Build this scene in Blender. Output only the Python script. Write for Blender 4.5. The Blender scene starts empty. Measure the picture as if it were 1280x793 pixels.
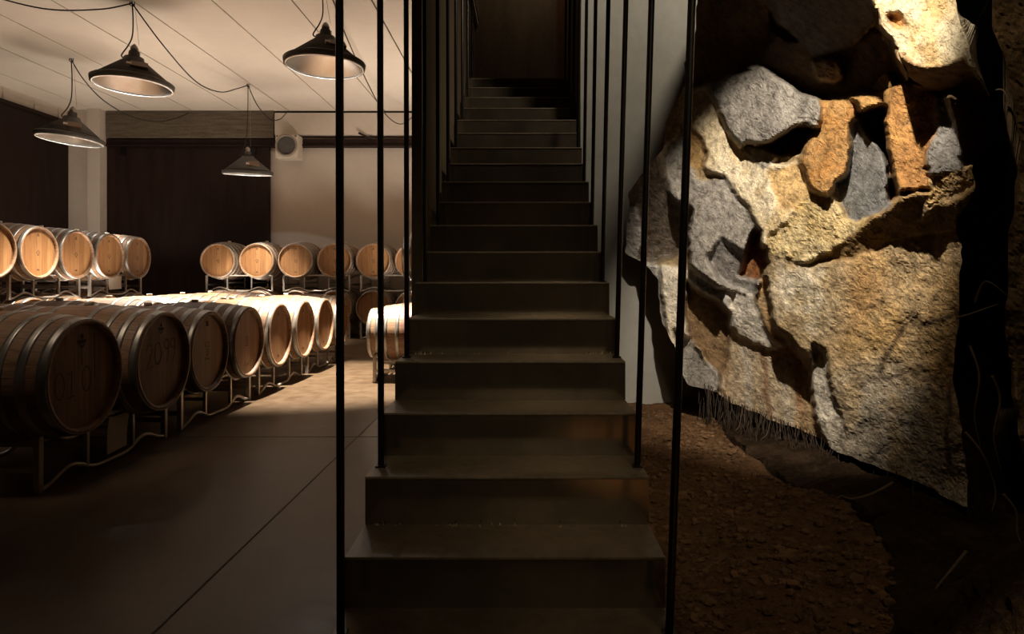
import bpy, bmesh, math, random
import numpy as np
from mathutils import Vector, Matrix
rnd = random.Random(7)
PI = math.pi
S = bpy.context.scene
COL = S.collection
# ------------------------------------------------------------------ camera
F = 820.0; PX0 = 655.0; PY0 = 346.0; CZ = 1.1
cd = bpy.data.cameras.new('camera'); cam = bpy.data.objects.new('camera', cd); COL.objects.link(cam)
cam.location = (0, 0, CZ); cam.rotation_euler = (PI/2, 0, 0)
cd.sensor_width = 36; cd.lens = F/1280*36
cd.shift_x = (640-PX0)/1280; cd.shift_y = (PY0-396.5)/1280
cd.clip_start = .05; cd.clip_end = 100
S.camera = cam
S.view_settings.view_transform = 'Standard'; S.view_settings.look = 'None'
S.view_settings.gamma = 1; S.view_settings.exposure = 0.0; S.view_settings.use_curve_mapping = False
try:
    S.cycles.max_bounces = 8; S.cycles.diffuse_bounces = 5; S.cycles.glossy_bounces = 4
    S.cycles.sample_clamp_indirect = 3.0; S.cycles.sample_clamp_direct = 0.0
    S.cycles.caustics_reflective = False; S.cycles.caustics_refractive = False
except Exception: pass
W = bpy.data.worlds.new('world'); S.world = W; W.use_nodes = True
W.node_tree.nodes['Background'].inputs[0].default_value = (1.0, .72, .45, 1)
W.node_tree.nodes['Background'].inputs[1].default_value = .008

def P(px, py, d):            # a point of the place seen at (px, py) and lying d metres in front of the camera
    return Vector(((px-PX0)/F*d, d, CZ-(py-PY0)/F*d))

def aim(o, target):
    v = Vector(target)-o.location
    o.rotation_euler = v.to_track_quat('-Z', 'Y').to_euler()
def spot(name, loc, target, power, color, angle, blend, size=.05):
    l = bpy.data.lights.new(name, 'SPOT'); l.energy = power; l.color = color
    l.spot_size = math.radians(angle); l.spot_blend = blend; l.shadow_soft_size = size
    o = bpy.data.objects.new(name, l); COL.objects.link(o); o.location = loc; aim(o, target); return o
def area(name, loc, target, power, color, sx, sy, spread=180):
    l = bpy.data.lights.new(name, 'AREA'); l.energy = power; l.color = color
    l.shape = 'RECTANGLE'; l.size = sx; l.size_y = sy; l.spread = math.radians(spread)
    o = bpy.data.objects.new(name, l); COL.objects.link(o); o.location = loc; aim(o, target); return o
# ------------------------------------------------------------------ lights
WARM = (1.0, .80, .60)
# pale ceiling of the cellar: unseen area lights added low behind the barrels
area('ceiling_fill', (-5.05, 8.6, .70), (-5.0, 8.6, 4), 72, (1.0, .84, .68), .9, 3.0, 125)
area('ceiling_fill', (-5.05, 11.0, .7), (-5.05, 11.0, 4), 22, (1.0, .84, .68), .9, 1.0, 150)
area('ceiling_fill', (-7.25, 10.7, .5), (-7.3, 10.8, 4), 32, (1.0, .84, .68), .7, .9, 130)
area('ceiling_fill', (-1.35, 10.2, .4), (-1.35, 10.4, 4), 105, (1.0, .84, .68), .8, 1.0, 150)
# the boulder's spotlight, high above the earth strip
spot('boulder_spotlight', (.74, 1.9, 3.45), (1.70, 4.0, 1.53), 690, (1.0, .88, .72), 46, .55, .03)
spot('unseen_earth_light', (.95, .9, 4.1), (1.6, 2.9, .4), 60, (1.0, .78, .52), 54, .8, .3)  # added fill for the dim earth and bank, no lamp stands there
spot('near_row_fill', (-2.9, 2.7, 4.1), (-3.05, 3.9, .8), 150, (1.0, .78, .58), 44, 1.0, .5)  # unseen fill spot added above the nearest barrels
# soft light on the concrete wall
spot('wall_spotlight', (2.1, 4.0, 5.3), (.80, 5.8, 3.0), 330, (1.0, .88, .70), 68, .9, .25)
spot('unseen_earth_light', (1.25, .8, 4.2), (1.05, .95, 0), 1300, (1.0, .76, .46), 27, .7, .08)  # unseen spot added to brighten the near earth that the risers reflect
area('landing_fill', (.1, 7.7, 5.5), (.1, 7.8, 3), 4, (1.0, .74, .5), .5, .5)  # dim unseen light added so the stair head is not black
# unseen fill spot added behind the camera to lift the stair
spot('stair_fill', (.35, -1.6, 4.0), (.08, 3.2, .7), 185, (1.0, .79, .52), 30, .9, .5)

# ------------------------------------------------------------------ helpers
def link(name, me, mat=None, parent=None):
    o = bpy.data.objects.new(name, me); COL.objects.link(o)
    if mat is not None:
        me.materials.clear(); me.materials.append(mat)
    if parent is not None: o.parent = parent
    return o
def bm_obj(name, bm, mat=None, parent=None, smooth=False):
    me = bpy.data.meshes.new(name); bm.to_mesh(me); bm.free()
    if smooth:
        me.polygons.foreach_set('use_smooth', [True]*len(me.polygons))
    return link(name, me, mat, parent)
def tag(o, label=None, cat=None, group=None, kind=None):
    if label: o['label'] = label
    if cat: o['category'] = cat
    if group: o['group'] = group
    if kind: o['kind'] = kind
    return o
def empty(name, loc=(0,0,0), rz=0):
    o = bpy.data.objects.new(name, None); COL.objects.link(o)
    o.location = loc; o.rotation_euler = (0, 0, rz); o.empty_display_size = .1
    return o
def dup(root, loc, rz=0.0):
    r = root.copy(); COL.objects.link(r); r.location = loc; r.rotation_euler = (0, 0, rz)
    for ch in list(root.children):
        c = ch.copy(); COL.objects.link(c); c.parent = r
        for g in list(ch.children):
            q = g.copy(); COL.objects.link(q); q.parent = c
    return r
def box(bm, x0, x1, y0, y1, z0, z1, bevel=0):
    m = Matrix.Translation(((x0+x1)/2, (y0+y1)/2, (z0+z1)/2)) @ Matrix.Diagonal((abs(x1-x0), abs(y1-y0), abs(z1-z0), 1))
    r = bmesh.ops.create_cube(bm, size=1, matrix=m)
    if bevel:
        es = list({e for v in r['verts'] for e in v.link_edges})
        bmesh.ops.bevel(bm, geom=es, offset=bevel, segments=2, affect='EDGES', profile=.6)
def boxo(name, x0, x1, y0, y1, z0, z1, mat, parent=None, bevel=0):
    bm = bmesh.new(); box(bm, x0, x1, y0, y1, z0, z1, bevel); return bm_obj(name, bm, mat, parent)
def tube(bm, pts, r, n=8, cap=True):
    pts = [Vector(p) for p in pts]
    rings = []; nrm = None
    for i, p in enumerate(pts):
        t = (pts[min(i+1, len(pts)-1)]-pts[max(i-1, 0)]).normalized()
        if nrm is None:
            nrm = t.orthogonal().normalized()
        else:
            nrm = (nrm - t*nrm.dot(t))
            nrm = nrm.normalized() if nrm.length > 1e-6 else t.orthogonal().normalized()
        b = t.cross(nrm)
        rr = r[i] if isinstance(r, (list, tuple)) else r
        rings.append([bm.verts.new(p+(nrm*math.cos(2*PI*k/n)+b*math.sin(2*PI*k/n))*rr) for k in range(n)])
    for a, b in zip(rings, rings[1:]):
        for k in range(n):
            bm.faces.new((a[k], a[(k+1) % n], b[(k+1) % n], b[k]))
    if cap:
        bm.faces.new(rings[0][::-1]); bm.faces.new(rings[-1])
def lathe(bm, prof, n=48, axis='X', closed=False):
    """prof: (t, r) along the axis; r == 0 closes to a point"""
    rings = []
    for t, r in prof:
        if r <= 1e-6:
            rings.append([bm.verts.new((t, 0, 0) if axis == 'X' else (0, 0, t))]); continue
        ring = []
        for k in range(n):
            c, s = math.cos(2*PI*k/n)*r, math.sin(2*PI*k/n)*r
            ring.append(bm.verts.new((t, c, s) if axis == 'X' else (c, s, t)))
        rings.append(ring)
    pairs = list(zip(rings, rings[1:]))
    if closed: pairs.append((rings[-1], rings[0]))
    for a, b in pairs:
        for k in range(n):
            k2 = (k+1) % n
            if len(a) == 1 and len(b) == 1: continue
            if len(a) == 1: f = (a[0], b[k2], b[k])
            elif len(b) == 1: f = (a[k], a[k2], b[0])
            else: f = (a[k], a[k2], b[k2], b[k])
            bm.faces.new(f)
    bmesh.ops.recalc_face_normals(bm, faces=bm.faces)
def spline(ctrl, n=10):
    c = [Vector(p) for p in ctrl]; out = []
    for i in range(len(c)-1):
        p0 = c[max(i-1, 0)]; p1 = c[i]; p2 = c[i+1]; p3 = c[min(i+2, len(c)-1)]
        for k in range(n):
            t = k/n
            out.append(.5*((2*p1)+(p2-p0)*t+(2*p0-5*p1+4*p2-p3)*t*t+(3*p1-p0-3*p2+p3)*t**3))
    out.append(c[-1]); return out
# ------------------------------------------------------------------ materials
class NT:
    def __init__(s, name, rough=.6, metal=0.0, spec=.5):
        s.m = bpy.data.materials.new(name); s.m.use_nodes = True
        s.t = s.m.node_tree; s.b = s.t.nodes['Principled BSDF']
        s.b.inputs['Roughness'].default_value = rough; s.b.inputs['Metallic'].default_value = metal
        s.b.inputs['Specular IOR Level'].default_value = spec
    def n(s, ty, **kw):
        o = s.t.nodes.new(ty)
        for k, v in kw.items(): setattr(o, k, v)
        return o
    def l(s, a, b): s.t.links.new(a, b)
    def coord(s, kind='Object', scale=(1,1,1)):
        c = s.n('ShaderNodeTexCoord'); m = s.n('ShaderNodeMapping'); m.inputs['Scale'].default_value = scale
        s.l(c.outputs[kind], m.inputs['Vector']); return m.outputs[0]
    def noise(s, vec, scale, detail=5, rough=.55):
        n = s.n('ShaderNodeTexNoise'); n.inputs['Scale'].default_value = scale
        n.inputs['Detail'].default_value = detail; n.inputs['Roughness'].default_value = rough
        s.l(vec, n.inputs['Vector']); return n.outputs['Fac']
    def ramp(s, fac, stops):
        r = s.n('ShaderNodeValToRGB'); e = r.color_ramp.elements
        while len(e) < len(stops): e.new(.5)
        for i, (p, c) in enumerate(stops):
            e[i].position = p; e[i].color = (*c, 1) if len(c) == 3 else c
        s.l(fac, r.inputs[0]); return r.outputs[0]
    def mix(s, fac, a, b, mode='MIX'):
        m = s.n('ShaderNodeMix', data_type='RGBA', blend_type=mode)
        if isinstance(fac, (int, float)): m.inputs[0].default_value = fac
        else: s.l(fac, m.inputs[0])
        for v, i in ((a, 6), (b, 7)):
            if isinstance(v, (tuple, list)): m.inputs[i].default_value = (*v, 1)
            else: s.l(v, m.inputs[i])
        return m.outputs[2]
    def math(s, op, a, b=None, clamp=False):
        m = s.n('ShaderNodeMath', operation=op); m.use_clamp = clamp
        for v, i in ((a, 0), (b, 1)):
            if v is None: continue
            if isinstance(v, (int, float)): m.inputs[i].default_value = v
            else: s.l(v, m.inputs[i])
        return m.outputs[0]
    def base(s, c):
        if isinstance(c, (tuple, list)): s.b.inputs['Base Color'].default_value = (*c, 1)
        else: s.l(c, s.b.inputs['Base Color'])
        return s
    def bump(s, h, strength=.3, dist=.01):
        b = s.n('ShaderNodeBump'); b.inputs['Strength'].default_value = strength; b.inputs['Distance'].default_value = dist
        s.l(h, b.inputs['Height']); s.l(b.outputs[0], s.b.inputs['Normal']); return s
    def rough(s, fac, lo, hi):
        m = s.n('ShaderNodeMapRange'); m.inputs[3].default_value = lo; m.inputs[4].default_value = hi
        s.l(fac, m.inputs[0]); s.l(m.outputs[0], s.b.inputs['Roughness']); return s
def plain(name, c, rough=.6, metal=0.0, var=.15, scale=20, spec=.5):
    t = NT(name, rough, metal, spec); v = t.coord()
    f = t.noise(v, scale, 4)
    t.base(t.ramp(f, [(.3, tuple(x*(1-var) for x in c)), (.7, tuple(min(1, x*(1+var)) for x in c))]))
    return t.m
def mat_staves():
    t = NT('oak staves', .55); v = t.coord()
    sep = t.n('ShaderNodeSeparateXYZ'); t.l(v, sep.inputs[0])
    ang = t.math('ARCTAN2', sep.outputs[1], sep.outputs[2])
    u = t.math('MULTIPLY', ang, 30/(2*PI))
    fl = t.math('FLOOR', u); fr = t.math('FRACT', u)
    wn = t.n('ShaderNodeTexWhiteNoise', noise_dimensions='1D'); t.l(fl, wn.inputs['W'])
    g = t.noise(t.coord('Object', (2.5, 26, 26)), 3.0, 6)
    col = t.ramp(g, [(.25, (.17, .09, .048)), (.5, (.33, .20, .115)), (.75, (.45, .30, .185))])
    tone = t.ramp(wn.outputs[0], [(0, (.68, .64, .6)), (1, (1.0, 1.0, 1.0))])
    col = t.mix(1, col, tone, 'MULTIPLY')
    # wine stain round the belly between the middle hoops
    ax = t.math('ABSOLUTE', sep.outputs[0])
    sx = t.math('SUBTRACT', 1.0, t.math('MULTIPLY', ax, 7.5), True)
    st = t.math('MULTIPLY', t.math('MULTIPLY', sx, 1.6, True), t.ramp(t.noise(v, 4, 3), [(.38, (0,0,0)), (.6, (1,1,1))]))
    col = t.mix(t.math('MULTIPLY', st, .75), col, (.17, .055, .05))
    j = t.ramp(fr, [(0, (0,0,0)), (.035, (1,1,1)), (.965, (1,1,1)), (1, (0,0,0))])
    col = t.mix(t.math('ADD', t.math('MULTIPLY', j, .6), .4), (.08, .04, .02), col)
    oi = t.n('ShaderNodeObjectInfo')
    col = t.mix(1, col, t.ramp(oi.outputs['Random'], [(0, (.72, .7, .68)), (1, (1.05, 1.03, 1.0))]), 'MULTIPLY')
    t.base(col).bump(t.math('ADD', t.math('MULTIPLY', j, .6), t.math('MULTIPLY', g, .25)), .35, .004)
    return t.m
def mat_head():
    t = NT('oak head', .5); v = t.coord()
    sep = t.n('ShaderNodeSeparateXYZ'); t.l(v, sep.inputs[0])
    oi = t.n('ShaderNodeObjectInfo')
    u = t.math('ADD', t.math('MULTIPLY', sep.outputs[1], 11.5), t.math('MULTIPLY', oi.outputs['Random'], 7.3))
    fl = t.math('FLOOR', u); fr = t.math('FRACT', u)
    wn = t.n('ShaderNodeTexWhiteNoise', noise_dimensions='2D')
    cb = t.n('ShaderNodeCombineXYZ'); t.l(fl, cb.inputs[0]); t.l(oi.outputs['Random'], cb.inputs[1]); t.l(cb.outputs[0], wn.inputs['Vector'])
    mp = t.n('ShaderNodeMapping'); mp.inputs['Scale'].default_value = (1, 30, 1.6)
    off = t.n('ShaderNodeVectorMath', operation='ADD'); t.l(v, off.inputs[0])
    cb2 = t.n('ShaderNodeCombineXYZ'); t.l(t.math('MULTIPLY', oi.outputs['Random'], 20), cb2.inputs[2]); t.l(t.math('MULTIPLY', wn.outputs[0], 9), cb2.inputs[0])
    t.l(cb2.outputs[0], off.inputs[1]); t.l(off.outputs[0], mp.inputs[0])
    g = t.noise(mp.outputs[0], 2.2, 7, .6)
    col = t.ramp(g, [(.2, (.37, .235, .11)), (.5, (.55, .38, .195)), (.8, (.64, .47, .265))])
    col = t.mix(1, col, t.ramp(wn.outputs[0], [(0, (.80, .76, .70)), (1, (1.04, 1.02, 1.0))]), 'MULTIPLY')
    j = t.ramp(fr, [(0, (0,0,0)), (.03, (1,1,1)), (.97, (1,1,1)), (1, (0,0,0))])
    col = t.mix(t.math('ADD', t.math('MULTIPLY', j, .55), .45), (.2, .1, .04), col)
    t.base(col).bump(g, .12, .003)
    return t.m
def mat_head_stained():
    t = NT('wine stained oak head', .55); v = t.coord()
    sep = t.n('ShaderNodeSeparateXYZ'); t.l(v, sep.inputs[0])
    u = t.math('MULTIPLY', t.math('ADD', sep.outputs[1], .03), 11.5)
    fl = t.math('FLOOR', u); fr = t.math('FRACT', u)
    wn = t.n('ShaderNodeTexWhiteNoise', noise_dimensions='1D'); t.l(fl, wn.inputs['W'])
    g = t.noise(t.coord('Object', (1, 26, 1.2)), 2.4, 7, .6)
    col = t.ramp(g, [(.2, (.16, .075, .03)), (.5, (.30, .155, .06)), (.8, (.40, .23, .10))])
    col = t.mix(1, col, t.ramp(wn.outputs[0], [(0, (.7, .62, .55)), (1, (1.0, 1.0, 1.0))]), 'MULTIPLY')
    drip = t.ramp(t.noise(t.coord('Object', (1, 13, 1.0)), 1.7, 3), [(.56, (0,0,0)), (.66, (1,1,1))])
    col = t.mix(t.math('MULTIPLY', drip, .7), col, (.11, .035, .02))
    j = t.ramp(fr, [(0, (0,0,0)), (.03, (1,1,1)), (.97, (1,1,1)), (1, (0,0,0))])
    col = t.mix(t.math('ADD', t.math('MULTIPLY', j, .6), .4), (.08, .03, .015), col)
    t.base(col).bump(g, .12, .003)
    return t.m
def mat_floor():
    t = NT('brown concrete floor', .4, 0, .2); v = t.coord()
    a = t.noise(v, .9, 6, .6); b = t.noise(v, 7, 6, .65); c = t.noise(t.coord('Object', (6, 1.2, 1)), 1.2, 4)
    col = t.ramp(a, [(.3, (.055, .033, .018)), (.5, (.095, .062, .036)), (.7, (.15, .105, .066))])
    col = t.mix(.5, col, t.ramp(b, [(.3, (.042, .026, .014)), (.7, (.16, .114, .072))]))
    col = t.mix(t.math('MULTIPLY', c, .35), col, (.085, .058, .038))
    t.base(col).rough(b, .2, .5).bump(b, .08, .01)
    return t.m
def mat_conc(name, lo, hi, scale=2.0, rough=.8, bs=.15, streak=(1,1,1)):
    t = NT(name, rough, 0, .3); v = t.coord('Object', streak)
    a = t.noise(v, scale, 7, .62); b = t.noise(t.coord(), scale*9, 5, .6)
    col = t.mix(.3, t.ramp(a, [(.3, lo), (.7, hi)]), t.ramp(b, [(.3, lo), (.7, hi)]))
    t.base(col).bump(t.math('ADD', a, t.math('MULTIPLY', b, .5)), bs, .012)
    return t.m
def mat_steel_stair():
    t = NT('waxed black steel', .16, .8, .5); v = t.coord()
    a = t.noise(v, 2.6, 7, .62); b = t.noise(t.coord('Object', (9, 9, 1.6)), 3, 6, .65)
    col = t.ramp(a, [(.3, (.13, .10, .07)), (.52, (.24, .195, .14)), (.7, (.38, .29, .19))])
    col = t.mix(t.math('MULTIPLY', b, .6), col, (.2, .165, .125))
    t.base(col).rough(b, .05, .22)
    return t.m
def mat_tread():
    t = NT('worn steel tread', .42, 0.0, .6); v = t.coord()
    a = t.noise(v, 3.2, 7, .65); b = t.noise(v, 28, 5, .6)
    col = t.ramp(a, [(.3, (.085, .062, .038)), (.52, (.15, .115, .072)), (.7, (.24, .185, .115))])
    col = t.mix(.35, col, t.ramp(b, [(.35, (.05, .038, .025)), (.65, (.2, .155, .1))]))
    t.base(col).rough(a, .3, .6).bump(b, .1, .003)
    return t.m
def mat_attr_rock():
    t = NT('quarry stone', .8, 0, .3)
    at = t.n('ShaderNodeAttribute'); at.attribute_name = 'mineral'
    v = t.coord()
    f = t.noise(v, 17, 9, .68); g = t.noise(t.coord('Object', (1, 1, .55)), 120, 5, .7); h = t.noise(v, 5, 6, .6)
    col = t.mix(1, at.outputs['Color'], t.ramp(f, [(.28, (.30, .27, .23)), (.47, (.85, .84, .83)), (.72, (1.4, 1.38, 1.34))]), 'MULTIPLY')
    col = t.mix(.7, col, t.mix(1, col, t.ramp(g, [(.3, (.45, .42, .38)), (.6, (1.1, 1.1, 1.1))]), 'MULTIPLY'))
    ck = t.noise(t.coord('Object', (1, 1, .8)), 3.1, 4, .55)
    crack = t.ramp(t.math('ABSOLUTE', t.math('SUBTRACT', ck, .5)), [(.0, (1,1,1)), (.006, (0,0,0))])
    patch = t.ramp(t.noise(v, 2.1, 3), [(.45, (0,0,0)), (.6, (1,1,1))])
    col = t.mix(t.math('MULTIPLY', t.math('MULTIPLY', crack, patch), .8), col, (.05, .035, .025))
    spots = t.ramp(t.noise(v, 15, 4, .75), [(.24, (1,1,1)), (.33, (0,0,0))])
    col = t.mix(t.math('MULTIPLY', spots, .7), col, (.06, .04, .03))
    t.base(col).bump(t.math('ADD', t.math('ADD', f, t.math('MULTIPLY', g, .35)), h), .55, .02)
    return t.m
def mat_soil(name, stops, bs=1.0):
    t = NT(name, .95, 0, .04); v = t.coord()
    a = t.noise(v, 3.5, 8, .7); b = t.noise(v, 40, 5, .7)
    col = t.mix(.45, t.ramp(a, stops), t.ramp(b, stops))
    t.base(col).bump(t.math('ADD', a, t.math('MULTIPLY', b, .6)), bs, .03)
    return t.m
def mat_door():
    t = NT('dark brown steel', .6, 0, .2); v = t.coord()
    a = t.noise(t.coord('Object', (3, 3, .4)), 3, 6)
    t.base(t.ramp(a, [(.3, (.012, .0055, .004)), (.7, (.022, .0105, .0075))])).rough(a, .45, .7)
    return t.m
def mat_brush():
    t = NT('spun aluminium', .34, 1.0); v = t.coord()
    t.base(t.ramp(t.noise(v, 7, 3), [(.3, (.74, .71, .66)), (.7, (.86, .83, .79))]))
    t.b.inputs['Anisotropic'].default_value = .95
    tg = t.n('ShaderNodeTangent', direction_type='RADIAL', axis='Z'); t.l(tg.outputs[0], t.b.inputs['Tangent'])
    return t.m
M = dict(
    stave=mat_staves(), head=mat_head(), headst=mat_head_stained(), floor=mat_floor(),
    hoop=plain('galvanised hoop', (.34, .325, .30), .38, .75, .3, 9),
    bung=plain('dark rubber bung', (.03, .022, .02), .6),
    bungp=plain('pale bung', (.7, .62, .5), .5), bungy=plain('yellow bung', (.75, .5, .08), .5),
    rack=plain('galvanised tube', (.44, .41, .37), .36, .6, .15, 14),
    ink=plain('burnt mark', (.035, .016, .010), .8), chalk=plain('dark crayon', (.085, .038, .022), .9),
    paper=plain('white paper', (.72, .68, .62), .7, 0, .04),
    plaster=mat_conc('warm white plaster', (.56, .49, .42), (.64, .57, .50), 1.2, .85, .03),
    ceil=mat_conc('painted ceiling slab', (.58, .51, .44), (.66, .59, .51), 1.0, .85, .02),
    seam=plain('dark joint', (.10, .07, .05), .9),
    beam=mat_conc('board marked concrete', (.055, .043, .029), (.17, .138, .10), 3, .9, .5, (.8, 1, 9)),
    conc=mat_conc('smooth grey concrete', (.25, .235, .205), (.36, .34, .30), 1.6, .72, .12),
    hall=mat_conc('hall plaster', (.20, .17, .13), (.26, .22, .17), 2, .85, .1),
    door=mat_door(), steel=mat_steel_stair(), tread=mat_tread(),
    rod=plain('black steel rod', (.016, .013, .011), .32, .6, .3, 30),
    panel=mat_conc('rusted steel cladding', (.070, .050, .030), (.15, .110, .064), 2.2, .6, .1, (3, 3, .5)),
    black=plain('black enamel', (.07, .064, .058), .55, 0, .2, 12), cable=plain('black cable', (.012, .010, .009), .5),
    wire=plain('steel wire', (.3, .27, .24), .4, .8),
    brush=mat_brush(),
    box=plain('brown terminal box', (.16, .10, .06), .5), ceramic=plain('pale ceramic', (.6, .52, .45), .5),
    vent=plain('ivory vent housing', (.60, .53, .45), .55, 0, .05), duct=plain('grey duct', (.28, .24, .20), .5, .3),
    rock=mat_attr_rock(),
    dirt=mat_soil('red brown earth', [(.25, (.036, .018, .009)), (.5, (.115, .062, .030)), (.75, (.21, .125, .066))]),
    soil=mat_soil('shade darkened bank soil', [(.3, (.006, .0035, .002)), (.5, (.026, .016, .009)), (.75, (.085, .055, .032))]),  # dark soil, with the shade under the boulder put into its colour
    clod=plain('earth clods', (.13, .074, .038), .95, 0, .5, 6, .15),
    root=plain('dry root', (.10, .065, .038), .85, 0, .3, 30),
)
# ------------------------------------------------------------------ the setting
CEIL = 4.28; XL = -8.7; XW = -.62; DB = 12.75
def st(name, label, o, cat=None):
    return tag(o, label, cat or name.split('_')[0], None, 'structure')
st('floor', 'brown polished concrete cellar floor', boxo('floor', XL-.2, .47, -5, 13, -.2, 0, M['floor']))
bm = bmesh.new()
box(bm, -1.146, -1.138, -5, 12.7, -.002, .0015); 
for yy in (4.5, 9.2): box(bm, XL, XW, yy-.004, yy+.004, -.002, .0015)
st('trim', 'thin saw joints in the cellar floor', bm_obj('trim_1', bm, M['seam']), 'joint')
# ceiling: planks with open joints between them under a dark backing
bm = bmesh.new()
xs = [XL-.2]+[x for x in (-.83-.92*k for k in range(9, -1, -1)) if x > XL]+[XW+.05]
for a, b in zip(xs, xs[1:]): box(bm, a+.010, b-.010, -5, DB+.2, CEIL, CEIL+.12)
st('ceiling', 'pale ceiling of long concrete planks above the barrels', bm_obj('ceiling', bm, M['ceil']))
st('ceiling', 'dark backing above the ceiling planks', boxo('ceiling_backing', XL-.2, XW+.05, -5, DB+.2, CEIL+.05, CEIL+.2, M['seam']))
st('ceiling', 'high dark ceiling above the staircase', boxo('ceiling_stairwell', XW-.1, 4.2, -5, DB, 5.6, 5.75, M['hall']))
st('wall', 'high strip of wall above the cellar ceiling edge', boxo('wall_upper', XW-.06, XW+.05, -5, 3.97, CEIL, 5.7, M['hall']))
# left wall: plaster with dark cladding
st('wall', 'pale plaster band at the top of the left wall', boxo('wall_left', XL-.25, XL, -5, DB+.2, 0, CEIL, M['plaster']))
bm = bmesh.new(); box(bm, XL, XL+.04, -5, 12.47, .02, 4.03)
box(bm, XL, XL+.07, -5, 12.47, 3.99, 4.05)
clad = st('wall', 'dark brown steel cladding on the left wall', bm_obj('wall_cladding', bm, M['door']))
bm = bmesh.new()
for yy in (9.4, 10.3, 10.95, 11.65, 12.25):
    box(bm, XL, XL+.03, yy-.02, yy+.02, 4.05, 4.15); box(bm, XL, XL+.012, yy-.006, yy+.006, 4.15, 4.26)
st('trim', 'small fixing brackets above the left cladding', bm_obj('trim_2', bm, M['plaster']), 'bracket')
# back wall
XD0, XD1 = -8.05, -4.90
bm = bmesh.new(); box(bm, XL-.25, XW, DB, DB+.25, 0, CEIL)
st('wall', 'pale plaster wall behind the back row of barrels', bm_obj('wall_back', bm, M['plaster']))
bm = bmesh.new(); box(bm, XL, -8.26, 12.48, DB, 0, CEIL); box(bm, -8.26, -8.02, 12.40, DB, 0, CEIL)
st('wall', 'pale corner pillar left of the brown sliding door', bm_obj('wall_pillar', bm, M['plaster']), 'pillar')
dr = empty('door_1', (-6.5, DB-.1, 0)); st('door', 'tall dark brown steel sliding door under the rough concrete lintel', dr)
boxo('door_leaf', -1.52, 1.60, -.04, .04, .02, 3.62, M['door'], dr)
bm = bmesh.new()
for x in (-1.2, 1.3):
    box(bm, x-.05, x+.05, -.06, -.035, 3.44, 3.58); 
boxo_ = bm_obj('door_hanger', bm, M['rod'], dr)
st('trim', 'rough board marked concrete lintel above the brown door', boxo('trim_3', -8.0, -4.79, 12.55, DB, 3.76, 4.279, M['beam'], None, .012), 'lintel')
st('wall', 'upper pale wall block right of the concrete lintel', boxo('wall_back_upper', -4.77, XW, 12.55, DB, 3.82, 4.235, M['plaster']))
st('trim', 'dark gap strip between back wall and ceiling', boxo('trim_4', -4.77, XW, 12.6, DB, 4.235, CEIL, M['rod']), 'joint')
rail = empty('sliding_door_rail', (-4.4, DB-.1, 3.6)); tag(rail, 'long dark steel rail running below the lintel and across the back wall', 'rail')
bm = bmesh.new(); box(bm, -3.65, 3.77, -.06, .10, 0, .14); box(bm, -3.65, 3.77, -.09, -.06, 0, .03)
bm_obj('channel', bm, M['door'], rail)
bm = bmesh.new(); tube(bm, [(1.25, -.16, .24), (1.52, -.10, .12)], .02); bm_obj('stay_bar', bm, M['rod'], rail)
# vent
v = empty('wall_vent', (-4.46, 12.3, 3.33)); tag(v, 'square ivory wall vent with a round dark opening beside the lintel', 'vent')
bm = bmesh.new(); box(bm, -.21, .21, .02, .30, 0, .44, .012)
hs = bm_obj('housing', bm, M['vent'], v)
bm = bmesh.new(); lathe(bm, [(-.02, .185), (.0, .205), (.03, .205), (.03, .175), (.02, .172), (-.02, .172)], 32, 'Z', True)
o = bm_obj('duct_ring', bm, M['duct'], v, True); o.rotation_euler = (PI/2, 0, 0); o.location = (0, .02, .235)
bm = bmesh.new(); lathe(bm, [(.0, .172), (.0, .0)], 32, 'Z')
o = bm_obj('duct_damper', bm, M['black'], v); o.rotation_euler = (PI/2, 0, 0); o.location = (0, .012, .235)
for x in (-.175, .175):
    bm = bmesh.new(); box(bm, x-.012, x+.012, .005, .025, .40, .424); bm_obj('screw', bm, M['black'], v)
# stair hall shell
st('wall', 'dark rusted steel wall along the left side of the upper stair', boxo('wall_stair_left', XW-.06, XW, 3.97, DB, 0, 5.6, M['panel']))
st('wall', 'dark wall at the top of the staircase', boxo('wall_stair_top', XW, 4.2, 8.3, 8.5, 0, 5.6, M['hall'] if False else M['panel']))
st('wall', 'dark return wall right of the upper stair', boxo('wall_stair_right', .50, .60, 6.0, 8.3, 0, 5.6, M['panel']))
st('wall', 'smooth grey concrete wall behind the steel rods', boxo('wall_concrete', .50, 4.2, 5.8, 6.0, -.3, 5.6, M['conc']))
st('wall', 'hall wall behind the viewer', boxo('wall_front', XL-.2, 4.2, -5.2, -5, -.2, 5.7, M['hall']))
st('wall', 'hall wall far right beyond the earth bank', boxo('wall_right', 4.0, 4.2, -5, 5.8, -.3, 5.6, M['hall']))
bm = bmesh.new(); box(bm, -.02, .02, -.03, .03, 0, 1.9)
st('trim', 'rust brown steel jamb at the head of the stair', boxo('trim_5', .40, .50, 7.9, 8.3, 3.2, 5.5, plain('rust', (.20, .085, .025), .6)), 'jamb'); bm.free()

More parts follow.
